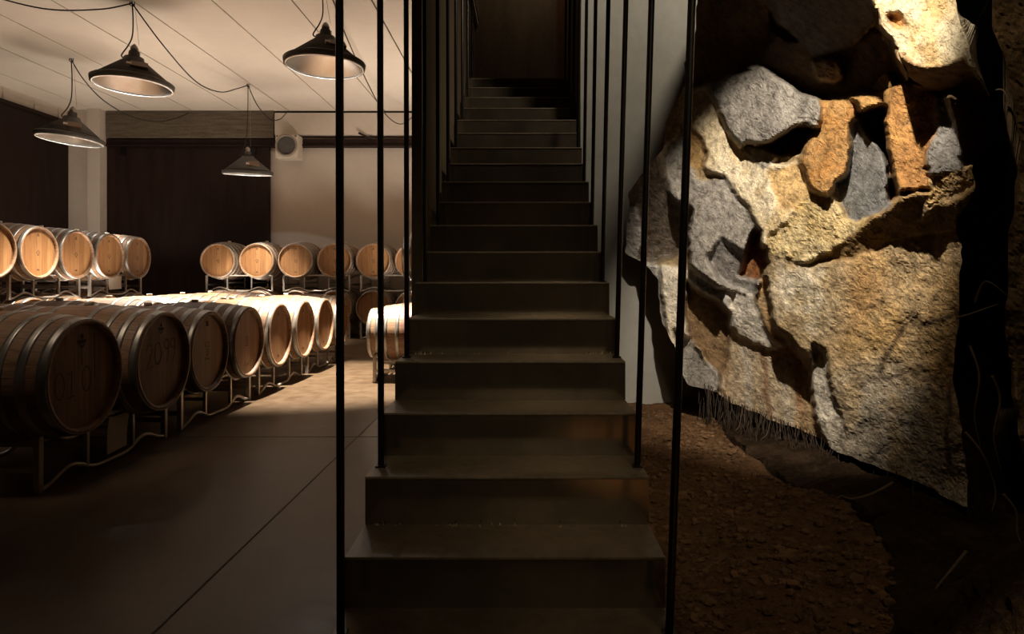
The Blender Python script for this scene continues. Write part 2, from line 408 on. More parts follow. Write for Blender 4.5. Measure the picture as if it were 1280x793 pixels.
# ------------------------------------------------------------------ barrels
HALF = .475; RB = .342; RC = .295
def rad(x): return RB-(RB-RC)*(abs(x)/HALF)**2
def make_barrel(name, headmat):
    root = empty(name)
    cz = RB
    prof = [(-HALF+.032, .269)]+[(-HALF, .278), (-HALF, RC-.004)]
    prof += [(x, rad(x)) for x in np.linspace(-HALF+.006, HALF-.006, 21)]
    prof += [(HALF, RC-.004), (HALF, .278), (HALF-.032, .269)]
    prof += [(x, rad(x)-.028) for x in np.linspace(HALF-.05, -HALF+.05, 9)]
    bm = bmesh.new(); lathe(bm, prof, 56, 'X', True)
    o = bm_obj('staves', bm, M['stave'], root, True); o.location.z = cz
    for s in (1, -1):
        bm = bmesh.new()
        lathe(bm, [(s*(HALF-.030), 0), (s*(HALF-.030), .20), (s*(HALF-.030), .272), (s*(HALF-.046), .274), (s*(HALF-.05), 0)], 56, 'X')
        o = bm_obj('barrel_head', bm, headmat if s == 1 else M['head'], root); o.location.z = cz
    for s in (1, -1):
        for x0, x1, t in ((.428, .471, .0042), (.338, .380, .0036), (.245, .280, .0034), (.115, .152, .0034)):
            bm = bmesh.new()
            outer = [(s*x, rad(x)+t) for x in np.linspace(x0, x1, 4)]
            inner = [(s*x, rad(x)-.002) for x in (x1, x0)]
            lathe(bm, outer+inner, 56, 'X', True)
            # overlap joint with two rivets
            for dx in (-.008, .008):
                xm = (x0+x1)/2
                m = Matrix.Translation((s*xm+dx, .0, rad(xm)+t)) @ Matrix.Diagonal((.004, .004, .0025, 1))
                bmesh.ops.create_icosphere(bm, subdivisions=1, radius=1, matrix=Matrix.Rotation(.35, 4, 'X') @ m)
            o = bm_obj('hoop', bm, M['hoop'], root, True); o.location.z = cz
    bm = bmesh.new(); lathe(bm, [(RB-.01, 0), (RB-.01, .024), (RB+.016, .028), (RB+.022, .024), (RB+.022, 0)], 20, 'Z')
    o = bm_obj('bung', bm, M['bung'], root, True); o.location.z = cz
    return root
def head_of(root): return [c for c in root.children if c.name.split('.')[0] == 'barrel_head'][0]
XH = HALF-.030+.0012     # plane of the front head
def strokes(name, head, lines, w, mat):
    bm = bmesh.new()
    for ln in lines:
        tube(bm, [(XH, y, z) for y, z in ln], w, 5)
    for vv in bm.verts: vv.co.x = XH-.0008+(vv.co.x-XH)*.15
    return bm_obj(name, bm, mat, head)
def circ(cy, cz, ry, rz, a0=0, a1=2*PI, n=14): return [(cy+ry*math.cos(a0+(a1-a0)*k/n), cz+rz*math.sin(a0+(a1-a0)*k/n)) for k in range(n+1)]
DIG = {'0': [circ(0, 0, .028, .055)], '1': [[(-.014, .04), (.006, .055), (.004, -.055)], [(-.016, -.055), (.022, -.05)]],
       '2': [[(-.026, .03), (-.01, .053), (.014, .048), (.018, .02), (-.024, -.055), (.028, -.05)]],
       '9': [circ(-.002, .03, .02, .024), [(.018, .03), (.014, -.02), (-.004, -.06)]]}
def digits(head, items, mat):
    ls = []
    for ch, y, z, s in items:
        for ln in DIG[ch]: ls.append([(y+a*s, z+b*s) for a, b in ln])
    return strokes('crayon_numbers', head, ls, .0034, mat)
def emblem(head, z0=.185, s=1.0, mat=None):
    ls = [[(0, z0+.032*s), (-.012*s, z0+.014*s)], [(0, z0+.032*s), (.012*s, z0+.014*s)], [(-.009*s, z0+.018*s), (.009*s, z0+.018*s)],
          [(0, z0+.03*s), (0, z0-.02*s)], [(-.034*s, z0), (.034*s, z0)], [(-.03*s, z0-.008*s), (.03*s, z0-.008*s)],
          circ(0, z0-.014*s, .018*s, .018*s, PI, 2*PI, 8)]
    return strokes('burnt_emblem', head, ls, .0042*s, mat or M['ink'])
def smallmark(head, top=True, mid=True, low=True):
    if top: strokes('burnt_emblem', head, [circ(0, .205, .012, .014), [(-.02, .191), (.02, .191)], [(0, .22), (0, .19)]], .0032, M['ink'])
    if mid: strokes('burnt_stamp', head, [circ(0, .0, .016, .022), [(-.03, .0), (-.015, .0)], [(.015, 0), (.03, 0)], [(0, -.02), (0, -.035)], [(-.012, -.035), (.012, -.035)]], .0032, M['ink'])
    if low: strokes('burnt_plug', head, [[(-.022, -.2), (.022, -.2)], [(-.018, -.204), (.018, -.204)], circ(0, -.195, .006, .006, n=8)], .0032, M['ink'])
proto = make_barrel('oak_barrel', M['head'])
BR = []          # every barrel, for the racks' check
def barrel(label, x, d, zb, rz, group, mark='small', bung=None, stained=False, dark=None):
    o = proto if not BR else dup(proto, (0, 0, 0))
    o.location = (x, d, zb); o.rotation_euler = (0, 0, rz)
    for c in o.children:
        if c.name.split('.')[0] == 'bung' and bung: c.data = BUNG[bung]
        if c.name.split('.')[0] == 'barrel_head' and stained and c is head_of(o): c.data = HEADST
    tag(o, label, 'barrel', group)
    BR.append((o, mark))
    return o
b0 = [c for c in proto.children if c.name.split('.')[0] == 'bung'][0].data
BUNG = {}
for k in ('bungp', 'bungy'):
    mm = b0.copy(); mm.materials[0] = M[k]; BUNG[k] = mm
HEADST = head_of(proto).data.copy(); HEADST.materials[0] = M['headst']
# ------------------------------------------------------------------ racks
def make_rack():
    root = empty('barrel_rack')
    FX = .365; L = .58
    def top_pts(x):
        pts = []
        for y in np.linspace(-L, L, 59):
            q = abs(abs(y)-.3425)/.20
            z = .272-(.058*(.5+.5*math.cos(PI*q)) if q < 1 else 0)
            pts.append((x, y, z))
        return pts
    def low_pts(x):
        pts = []
        for y in np.linspace(-L, L, 59):
            q = abs(abs(y)-.3425)/.225
            z = .013+(.058*(.5+.5*math.cos(PI*q)) if q < 1 else 0)
            pts.append((x, y, z))
        return pts
    for x in (FX, -FX):
        bm = bmesh.new(); tube(bm, top_pts(x), .013, 8); bm_obj('saddle_tube', bm, M['rack'], root, True)
        bm = bmesh.new(); tube(bm, low_pts(x), .013, 8); bm_obj('lower_tube', bm, M['rack'], root, True)
        for y, w in ((-L, .016), (L, .016), (-.215, .012), (.215, .012)):
            q = abs(abs(y)-.3425)
            zt = .272-(.058*(.5+.5*math.cos(PI*q/.20)) if q < .2 else 0)
            zl = .013+(.058*(.5+.5*math.cos(PI*q/.225)) if q < .225 else 0)
            bm = bmesh.new(); box(bm, x-w, x+w, y-w, y+w, 0 if abs(y) > .5 else zl, zt, .003)
            bm_obj('leg', bm, M['rack'], root)
    for y in (-L, L):
        bm = bmesh.new(); box(bm, -FX, FX, y-.014, y+.014, .10, .13, .003); bm_obj('cross_bar', bm, M['rack'], root)
    for y in (-.215, .215):
        bm = bmesh.new(); box(bm, -FX, FX, y-.010, y+.010, .135, .16, .003); bm_obj('cross_bar', bm, M['rack'], root)
    return root
rproto = make_rack(); NR = [0]
def rack(label, x, d, zb, rz, group):
    o = rproto if NR[0] == 0 else dup(rproto, (0, 0, 0)); NR[0] += 1
    o.location = (x, d, zb); o.rotation_euler = (0, 0, rz)
    return tag(o, label, 'rack', group)
SAD = .272-.058+.013+.029       # barrel belly height above the rack's own floor: saddle top less the taper
ZB = SAD+.0-.029-(RB-rad(.365))+.0  # underside of the belly
TIER = .835
ORD = ['nearest', 'second nearest', 'third', 'fourth', 'fifth', 'sixth', 'seventh', 'farthest']
# front row along the aisle
row = 'front row of barrels along the aisle'
lab = ['large dark barrel nearest the camera with crayon 010 on its stained head',
       'dark barrel with 2099 crayoned on its head, next to the nearest one',
       'barrel with small dark stencil on a tan head, third along the aisle',
       'barrel with a lone 0 on its tan head, fourth along the aisle',
       'half lit barrel with light patch low on its head, fifth along the aisle',
       'brightly lit barrel, sixth along the aisle from the camera',
       'brightly lit reddish headed barrel, seventh along the aisle',
       'barrel mostly hidden behind the left rod, last in the aisle row']
X_R1 = -2.845
for i in range(8):
    k, j = divmod(i, 2)
    d = 3.34+1.37*k+(.22 if j == 0 else .905)
    xh = -2.37+.0145*(d-3.56)
    zb = ZB; sc = 1.0
    if i < 2: d = (3.49, 4.19)[i]; sc = (1.015, 1.04)[i]; xh = (-2.32, -2.285)[i]-.475*(sc-1); zb = ZB+(.026, .008)[i]
    o = barrel(lab[i], xh-HALF, d, zb, math.radians(rnd.uniform(-.6, .6)), row, ['m1', 'm2', 'm3', 'm4', 'low', 'low', 'low', None][i],
           ['bungp', None, None, None, None, 'bungp', None, None][i], i in (0, 1, 6)); o.scale = (sc, sc, sc)
rl = ['rack nearest the camera under the two dark barrels', 'second rack along the aisle under the tan headed barrels',
      'third rack along the aisle under two half lit barrels', 'farthest rack of the aisle row, under the last two barrels']
for k in range(4):
    o = rack(rl[k], X_R1+.02, 3.34+1.37*k+.5625, 0, 0, 'racks of the front row')
    if k == 0: o.scale.z = 1.06
# second row close behind the first
tops = ['nearest', 'second', 'third', 'fourth', 'fifth', 'sixth', 'seventh', 'eighth']
for i in range(8):
    k, j = divmod(i, 2)
    d = 4.1+1.37*k+(.22 if j == 0 else .905)
    barrel('barrel behind the front row, only its pale top showing, %s from the camera' % tops[i], -4.03, d, ZB, PI, 'second row behind the front row', None,
           ['bungp', 'bungp', None, 'bungp', None, 'bungp', 'bungp', None][i])
    if j == 0: rack('rack hidden behind the front row, %s pair of barrels on it' % tops[k], -4.03, 4.1+1.37*k+.5625, 0, 0, 'racks of the second row')
# upper left double tier
XU = -5.72-HALF
ul = ['barrel cut by the left picture edge on the upper tier', 'upper tier barrel with bright round head, first whole one from the left edge',
      'brightest upper tier barrel with crescent shadow on its head, second from left', 'darker hooped upper tier barrel between the bright one and the last',
      'upper tier barrel in front of the brown door, last of the left tier']
for i in range(5):
    d = [6.98, 7.66, 8.345, 9.04, 9.73][i]
    barrel(ul[i], XU+.09-.02*i, d, TIER+ZB, math.radians(rnd.uniform(-1, 1)), 'upper tier of barrels on the left', 'small', 'bungp' if i == 4 else None)
    barrel('lower tier barrel in shadow under the left tier, %s from the camera' % tops[i], XU, d, ZB, 0, 'lower tier of barrels on the left', None)
for k, dd in enumerate((6.06, 7.44, 8.82)):
    rack(['upper tier rack cut by the left picture edge', 'upper tier rack under the two bright headed barrels', 'upper tier rack with a sheet of paper, under the last two left barrels'][k],
         XU, dd+.5625, TIER, 0, 'upper racks on the left')
    rack('floor rack in shadow under the left tier, %s from the camera' % tops[k], XU, dd+.5625, 0, 0, 'floor racks on the left')
# back rows facing the camera
bl = ['leftmost', 'second from left', 'third from left', 'fourth from left', 'fifth from left', 'rightmost, by the stair']
for i in range(6):
    k, j = divmod(i, 2)
    x = -(655-251.5)/F*11.5+1.365*k+(.2325 if j == 0 else .9175)+.05
    barrel('barrel facing the camera on the back tier, %s' % bl[i], x, 11.5+HALF, TIER+ZB, -PI/2, 'upper tier of barrels along the back wall', 'small' if i else 'dot', 'bungp' if i in (0, 1) else None)
    barrel('shaded barrel on the floor tier of the back wall, %s' % bl[i], x, 11.5+HALF, ZB, -PI/2, 'lower tier of barrels along the back wall', None)
    if j == 0:
        xr = x-.2325+.575
        rack('rack on the back tier, %s of three' % ['left', 'middle', 'right'][k], xr, 11.5+HALF, TIER, -PI/2, 'upper racks along the back wall')
        rack('floor rack against the back wall, %s of three' % ['left', 'middle', 'right'][k], xr, 11.5+HALF, 0, -PI/2, 'floor racks along the back wall')
# right stack beside the stair
for i in range(2):
    o = barrel(['brightly lit barrel seen side on beside the stair', 'barrel side on behind the lit one beside the stair'][i], -1.66+HALF, 7.05+.69*i, ZB, PI, 'barrels beside the stair', None, 'bungp' if i == 0 else None); o.scale = (.95, .87, .87)
o = barrel('shaded barrel side on beside the stair, behind the lit one, low tier', -1.585+.44, 8.75, ZB, PI, 'barrels beside the stair', None)
o.scale = (.92, 1, 1)
o = barrel('raised barrel side on just left of the stair', -1.585+.44, 8.75, TIER+ZB, PI, 'barrels beside the stair', None)
o.scale = (.92, 1, 1)
rack('rack under the lit barrel beside the stair', -1.66+HALF, 7.39, 0, PI, 'racks beside the stair')
rack('floor rack beside the stair, behind the lit barrel', -1.585+.44, 9.09, 0, PI, 'racks beside the stair')
rack('raised rack beside the stair, behind the lit barrel', -1.585+.44, 9.09, TIER, PI, 'racks beside the stair')
for o, mark in BR:
    if mark is None: continue
    h = head_of(o)
    if mark == 'm1':
        emblem(h); digits(h, [('0', -.165, -.03, 1.2), ('1', -.085, -.03, 1.25), ('0', .035, -.02, 1.2)], M['chalk'])
        strokes('wine_drip', h, [[(-.004, .15), (.0, .09), (.002, .055)], [(.098, .22), (.10, .08), (.103, -.03)]], .0028, M['ink'])
    elif mark == 'm2':
        emblem(h, .20, .9); digits(h, [('2', -.12, .04, 1.3), ('0', -.035, .05, 1.2), ('9', .065, .06, 1.25), ('9', .135, .06, 1.25)], M['chalk'])
    elif mark == 'm3':
        strokes('stencil_mark', h, [circ(-.02, .05, .016, .018, .6, 2*PI-.6, 8), [(.01, .068), (.03, .068), (.024, .03), (.008, .034)], circ(0, -.01, .017, .026), [(-.036, -.06), (.036, -.06)], [(-.03, -.05), (-.01, -.05)]], .0036, M['chalk'])
        smallmark(h, True, False, False)
    elif mark == 'm4':
        strokes('stencil_mark', h, [circ(0, .02, .018, .032), [(-.025, -.03), (.025, -.03)]], .0036, M['chalk'])
        strokes('scribble', h, [[(-.06, -.2), (-.03, -.17), (-.02, -.21), (.0, -.18), (.03, -.2), (.05, -.165)]], .003, M['ink'])
    elif mark == 'low': smallmark(h, True, False, True)
    elif mark == 'dot': smallmark(h, True, True, False)
    else: smallmark(h)
# papers hung on racks
def paper(label, pts, off):
    bm = bmesh.new()
    a, b, c, d = [Vector(p) for p in pts]; n = 6
    nrm = (b-a).cross(d-a).normalized()
    fr, bk = [], []
    for i in range(n+1):
        for q, lst in ((0, fr), (.0012, bk)):
            t = i/n; bend = nrm*(math.sin(t*PI)*.006+q)
            lst.append([bm.verts.new(a.lerp(d, t)+bend), bm.verts.new(b.lerp(c, t)+bend)])
    for lst, fl in ((fr, False), (bk, True)):
        for i in range(n):
            f = [lst[i][0], lst[i][1], lst[i+1][1], lst[i+1][0]]; bm.faces.new(f[::-1] if fl else f)
    for i in range(n):
        for s in (0, 1): bm.faces.new([fr[i][s], fr[i+1][s], bk[i+1][s], bk[i][s]])
    bm.faces.new([fr[0][0], fr[0][1], bk[0][1], bk[0][0]]); bm.faces.new([fr[n][0], fr[n][1], bk[n][1], bk[n][0]])
    return tag(bm_obj('paper_sheet', bm, M['paper']), label, 'paper', 'paper sheets on the racks')
xf = XU+.365+.02
paper('white sheet of paper hanging from the left upper tier rack', [(xf, 9.18, TIER+.272), (xf, 9.48, TIER+.272), (xf, 9.47, TIER+.09), (xf, 9.19, TIER+.08)], 0)
xf = X_R1+.385+.002
paper('grey sheet of paper hanging low between the two nearest barrels', [(xf+.005, 3.88, .262), (xf+.005, 4.08, .262), (xf+.005, 4.05, .06), (xf+.005, 3.86, .05)], 0)

# ------------------------------------------------------------------ pendant lamps
def make_lamp():
    root = empty('pendant_lamp')
    R = .43
    bm = bmesh.new(); lathe(bm, [(.03, R-.012), (.285, .105), (.305, .105), (.305, .075), (.285, .092), (.025, R-.022)], 56, 'Z', True); bm_obj('shade', bm, M['black'], root, True)
    bm = bmesh.new(); lathe(bm, [(-.018, R-.006), (.034, R+.002), (.044, R-.012), (.034, R-.016), (-.012, R-.020), (-.020, R-.014)], 56, 'Z', True); bm_obj('rim', bm, M['black'], root, True)
    bm = bmesh.new(); lathe(bm, [(-.030, R-.030), (-.020, R-.008), (-.014, R-.014), (-.022, R-.036)], 56, 'Z', True); bm_obj('rim_ring', bm, M['brush'], root, True)
    bm = bmesh.new(); lathe(bm, [(-.006, R-.024), (.08, .325), (.17, .21), (.25, .105), (.28, .06), (.285, 0)], 56, 'Z'); bm_obj('reflector', bm, M['brush'], root, True)
    bm = bmesh.new(); lathe(bm, [(.290, 0), (.290, .10), (.315, .10), (.32, .06), (.385, .055), (.39, .04), (.39, 0)], 28, 'Z')
    for k in range(4):
        box(bm, -.07, .07, -.005, .005, .325+.015*k, .329+.015*k)
    bm_obj('socket_housing', bm, M['black'], root)
    bm = bmesh.new(); lathe(bm, [(.385, 0), (.385, .04), (.42, .043), (.45, .03), (.47, .012), (.475, 0)], 20, 'Z'); bm_obj('top_cap', bm, M['wire'], root, True)
    bm = bmesh.new(); m = Matrix.Rotation(math.radians(30), 4, 'Z') @ Matrix.Translation((.06, -.275, .158)) @ Matrix.Rotation(math.radians(39), 4, 'X')
    r = bmesh.ops.create_cube(bm, size=1, matrix=m @ Matrix.Diagonal((.17, .12, .04, 1)))
    o = bm_obj('terminal_box', bm, M['box'], root)
    bm = bmesh.new(); m = Matrix.Rotation(math.radians(30), 4, 'Z') @ Matrix.Translation((-.04, -.29, .156)) @ Matrix.Rotation(math.radians(39), 4, 'X')
    bmesh.ops.create_cube(bm, size=1, matrix=m @ Matrix.Diagonal((.05, .05, .03, 1))); bm_obj('ceramic_block', bm, M['ceramic'], o)
    bm = bmesh.new(); lathe(bm, [(.282, .02), (.275, .028), (.262, .032), (.252, .022), (.25, 0)], 20, 'Z')
    em = NT('lamp glass', .3); em.base((1, .9, .75)); em.b.inputs['Emission Color'].default_value = (1, .84, .62, 1); em.b.inputs['Emission Strength'].default_value = 6
    bm_obj('bulb', bm, em.m, root, True)
    return root
lp = make_lamp(); LAMPS = [lp]+[dup(lp, (0, 0, 0)) for _ in range(3)]; NL = [0]
def lamp(label, attach, rim_px, diam, power, ang, tilt=(0, 0), scale=1.0):
    ax, ay, d = attach
    top = P(ax, ay, d); top.z = CEIL
    rim = P(rim_px[0], rim_px[1], d)
    o = LAMPS[NL[0]]; NL[0] += 1
    o.location = rim; o.rotation_euler = (math.radians(tilt[0]), math.radians(tilt[1]), 0); o.scale = (scale,)*3
    tag(o, label, 'lamp', 'black conical pendant lamps')
    bpy.context.view_layer.update()
    inv = o.matrix_world.inverted()
    a = inv @ top; cap = Vector((.0, 0, .472))
    bm = bmesh.new(); tube(bm, [cap+Vector((.05, 0, -.01)), a+Vector((.03, 0, 0))], .0022, 5); bm_obj('suspension_wire', bm, M['wire'], o)
    bm = bmesh.new(); tube(bm, spline([a, a.lerp(cap, .4), a.lerp(cap, .8)+Vector((-.02, 0, 0)), Vector((-.06, -.02, .45)), Vector((-.12, -.04, .33)), Vector((-.095, -.05, .295))], 8), .0075, 6); bm_obj('power_cord', bm, M['cable'], o)
    bm = bmesh.new(); tube(bm, spline([a+Vector((-.02, 0, .01)), a+Vector((-.02, 0, -.04)), a+Vector((.02, 0, -.05)), a+Vector((.03, 0, .0))], 5), .006, 5); bm_obj('ceiling_hook', bm, M['rod'], o)
    c = rim+Vector((0, 0, .04))
    s = spot('lamp_beam', c, c+Vector((math.sin(math.radians(tilt[1]))*-1, math.sin(math.radians(tilt[0])), -3)), power, (1.0, .86, .70), ang, .55, .08)
    pl = bpy.data.lights.new('lamp_bulb_light', 'POINT'); pl.energy = 16; pl.color = (1.0, .97, .93); pl.shadow_soft_size = .012
    po = bpy.data.objects.new('lamp_bulb_light', pl); COL.objects.link(po); po.location = rim+Vector((0, 0, .232*scale))
    return o, top
L1, A1 = lamp('large pendant lamp at upper left with a terminal box on its shade', (165, 2, 7.58), (166, 106),   .865, 2300, 72, (-1, 2))
L2, A2 = lamp('leftmost pendant lamp, tilted, hanging before the left cladding', (89, 73, 9.55), (87, 174), .9, 650, 66, (-2, 5), 1.02)
L3, A3 = lamp('smallest pendant lamp, hanging before the brown door', (310, 105, 10.82), (310, 217), .785, 700, 70, (6, 2), .92)
L4, A4 = lamp('pendant lamp crossed by the leftmost steel rod, nearest and brightest', (400, -29, 6.97), (406, 82), .85, 3600, 56, (-1, 1), .98)
def festoon(label, pts, r=.0085):
    bm = bmesh.new(); tube(bm, spline(pts, 10), r, 6); return tag(bm_obj('power_cable', bm, M['cable'], None, True), label, 'cable', 'black cables looped under the ceiling')
zc = CEIL-.012
def cp(px, py, z):           # a point of a cable at a given height
    return P(px, py, (CZ-z)*F/(py-PY0))
festoon('black cable looping from the large left lamp to the small lamp', [A1+Vector((0,0,-.02)), P(205, 58, 7.9), P(245, 102, 8.6), P(275, 115, 9.6), P(296, 111, 10.4), A3+Vector((0,0,-.02))])
festoon('black cable sagging from the upper frame edge to the large left lamp', [Vector((A1.x-1.6, A1.y-.4, CEIL-.02)), Vector((A1.x-.9, A1.y-.2, CEIL-.16)), Vector((A1.x-.35, A1.y-.05, CEIL-.11)), A1+Vector((0,0,-.02))])
festoon('black cable looping from the leftmost lamp past the lintel', [A2+Vector((0,0,-.02)), P(105, 100, 9.8), P(130, 126, 10.3), P(165, 146, 11.0), P(198, 152, 11.8), P(222, 147, 12.3), P(236, 141, 12.5)])
festoon('short black cable looping from the small lamp to the back wall', [A3+Vector((0,0,-.02)), P(322, 132, 11.2), P(338, 149, 11.8), P(350, 149, 12.1), P(358, 141, 12.4)])
festoon('black cable hanging from the brightest lamp to the back wall', [A4+Vector((0,0,-.02)), P(417, 2, 7.35), P(424, 24, 7.75), P(448, 80, 9.0), P(475, 133, 10.6), P(492, 152, 11.4), P(506, 154, 11.9), P(520, 141, 12.45)])

# ------------------------------------------------------------------ staircase
SX0, SX1 = -.585, .46; GO = .28; RI = .1765; Y1 = 2.137; Z1 = .187
stair = empty('staircase', (0, Y1-GO, 0)); tag(stair, 'straight dark steel staircase hung on thin black rods', 'staircase')
off = -stair.location
def sbox(name, x0, x1, y0, y1, z0, z1, mat, parent=stair, bevel=0):
    bm = bmesh.new(); box(bm, x0, x1, y0, y1, z0, z1, bevel)
    bmesh.ops.translate(bm, vec=off, verts=bm.verts)
    return bm_obj(name, bm, mat, parent)
sbox('tread', SX0, SX1, Y1-GO, Y1+.012, .0, .02, M['tread'], stair, .003)
for n in range(1, 19):
    y0 = Y1+(n-1)*GO; z = Z1+(n-1)*RI
    y1 = y0+GO+.012 if n < 18 else 8.3
    tr = sbox('tread', SX0, SX1, y0-.004, y1, z-.010, z, M['tread'], stair, .0025)
    sbox('riser', SX0, SX1, y0, y0+.010, (z-RI if n > 1 else .02), z-.010, M['steel'], stair)
r3 = random.Random(4); vs, fs = [], []
for n, m in ((1, 26), (4, 60), (7, 42), (10, 16)):
    for _ in range(m):
        x = r3.uniform(SX0+.03, SX1-.03); y = Y1+n*GO-.004-.02*r3.random()**2; z = Z1+(n-1)*RI; w = .002+.004*r3.random()**3; h = .003+.016*r3.random()**4
        k = len(vs); tx = r3.uniform(-.006, .006)
        vs += [(x-w, y-w, z), (x+w, y-w, z), (x, y+w, z), (x+tx, y-w*.3, z+h)]; fs += [(k, k+1, k+3), (k+1, k+2, k+3), (k+2, k, k+3), (k, k+2, k+1)]
me = bpy.data.meshes.new('stair_crumbs'); me.from_pydata(vs, [], fs); me.update()
tag(link('stair_crumbs', me, plain('pale stone crumbs', (.38, .30, .2), .9)), 'pale crumbs and dry bits gathered at the back of some steel treads', 'debris', None, 'stuff')
for k in range(12):
    d = Y1-GO*.55+.56*k
    n = 2*k
    if n > 18: break
    zb = .02 if n == 0 else Z1+(n-1)*RI
    if d > 7.2: break
    for xs, sl in ((-.554, -.002), (.438, max(.014, .036-.005*k))):
        top = 5.6
        bm = bmesh.new(); tube(bm, [(xs, d, zb-.03), (xs+sl*(top-zb), d, top)], .0122, 12)
        box(bm, xs-.019, xs+.019, d-.019, d+.019, zb, zb+.006)
        bmesh.ops.translate(bm, vec=off, verts=bm.verts)
        bm_obj('hanger_rod', bm, M['rod'], stair, False)

# ------------------------------------------------------------------ stone and earth
rs = np.random.RandomState(5)
TAB = rs.rand(64, 64, 64)
def vnoise(p):
    i = np.floor(p).astype(int); f = p-i; f = f*f*(3-2*f); i &= 63; j = (i+1) & 63
    x0, y0, z0 = i.T; x1, y1, z1 = j.T; fx, fy, fz = f.T
    c = lambda a, b, d: TAB[a, b, d]
    l = lambda a, b, t: a+(b-a)*t
    return l(l(l(c(x0,y0,z0), c(x1,y0,z0), fx), l(c(x0,y1,z0), c(x1,y1,z0), fx), fy),
             l(l(c(x0,y0,z1), c(x1,y0,z1), fx), l(c(x0,y1,z1), c(x1,y1,z1), fx), fy), fz)-.5
def fbm(p, oct=4, gain=.5):
    s = 0; a = 1
    for o in range(oct):
        s = s+a*vnoise(p*(2.03**o)+o*17.3); a *= gain
    return s
def ridged(p, oct=4):
    s = 0; a = 1
    for o in range(oct):
        s = s+a*(.5-np.abs(vnoise(p*(2.1**o)+o*11.1))*2); a *= .5
    return s
def pip(px, py, poly):
    ins = np.zeros(px.shape, bool); n = len(poly)
    for i in range(n):
        xa, ya = poly[i]; xb, yb = poly[(i+1) % n]
        if ya == yb: continue
        c = ((ya > py) != (yb > py)) & (px < (xb-xa)*(py-ya)/(yb-ya)+xa)
        ins ^= c
    return ins
BX = np.array([740, 780, 850, 900, 950, 1000, 1040, 1100, 1200, 1240, 1330.])
BD = np.array([5.55, 5.42, 5.10, 4.78, 4.45, 4.14, 3.9, 3.56, 3.06, 2.97, 2.85])
# mineral colours
CREAM = (.86, .75, .55); OCHRE = (.50, .335, .16); ORANGE = (.34, .17, .055); RUST = (.26, .10, .03); GREY = (.30, .28, .25)
BLUE = (.17, .172, .172); TAN = (.40, .295, .165); PALE = (.72, .66, .55); BROWN = (.22, .135, .065); PURP = (.13, .11, .108); DARK = (.10, .065, .04)
# zone: polygon in view directions, depth at its middle relative to the base, tilt (m per 100 px), colour, second colour
Z = []
def zone(poly, dd, gx, gy, c1, c2=None, amp=1.0): Z.append((poly, dd, gx, gy, c1, c2 or c1, amp))
BOULDER = [(785,245),(797,222),(828,182),(830,150),(850,118),(854,100),(870,96),(886,92),(935,78),(962,80),(996,94),(1004,106),(1030,118),(1060,112),(1085,110),(1120,104),(1165,110),(1176,103),(1232,120),(1239,160),(1232,190),(1216,208),(1220,236),(1196,282),(1202,318),(1197,420),(1194,480),(1206,560),(1212,638),(1150,606),(1075,575),(1040,562),(1010,545),(975,532),(930,515),(893,492),(862,484),(846,452),(826,400),(822,350),(806,330),(781,318)]
# big lower faces first, then what lies over them
zone([(940,300),(1240,270),(1240,660),(1035,585),(1028,520),(1012,450),(965,400),(945,350)], -.12, .05, .0, TAN, (.50,.33,.14))
zone([(1045,330),(1085,315),(1110,340),(1090,400),(1060,430),(1050,380)], None, 0, 0, (.42,.22,.07), OCHRE, 90)
zone([(955,330),(1045,325),(1050,400),(1010,440),(970,390)], None, 0, 0, (.62,.52,.34), PALE, 90)
zone([(890,380),(945,395),(985,425),(1018,470),(1030,560),(1000,560),(900,510),(896,440)], .16, .0, -.02, (.48,.33,.18), (.58,.47,.33))
zone([(893,345),(925,350),(958,400),(990,432),(960,440),(925,420),(905,400)], .06, .0, .1, (.78,.72,.64), PALE)
zone([(1012,430),(1030,440),(1045,500),(1062,552),(1040,575),(1022,540),(1015,480)], -.03, -.15, -.05, (.74,.68,.58), PALE)
zone([(1030,470),(1120,450),(1190,500),(1240,660),(1100,620),(1035,580)], None, 0, 0, (.50,.44,.35), (.38,.33,.26), 90)
zone([(945,345),(958,348),(964,400),(985,440),(968,425),(950,395)], .02, 0, 0, (.62,.36,.15), TAN)
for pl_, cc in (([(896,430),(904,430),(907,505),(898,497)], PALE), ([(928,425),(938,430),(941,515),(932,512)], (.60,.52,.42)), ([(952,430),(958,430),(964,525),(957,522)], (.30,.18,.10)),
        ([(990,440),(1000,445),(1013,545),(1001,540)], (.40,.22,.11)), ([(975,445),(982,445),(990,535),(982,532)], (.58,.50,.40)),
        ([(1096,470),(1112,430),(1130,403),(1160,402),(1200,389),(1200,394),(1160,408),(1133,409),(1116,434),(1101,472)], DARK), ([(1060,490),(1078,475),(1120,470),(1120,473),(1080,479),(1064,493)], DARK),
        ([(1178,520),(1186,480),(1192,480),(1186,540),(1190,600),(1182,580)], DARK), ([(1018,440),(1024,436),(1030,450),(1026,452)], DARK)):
    zone(pl_, None, 0, 0, cc)
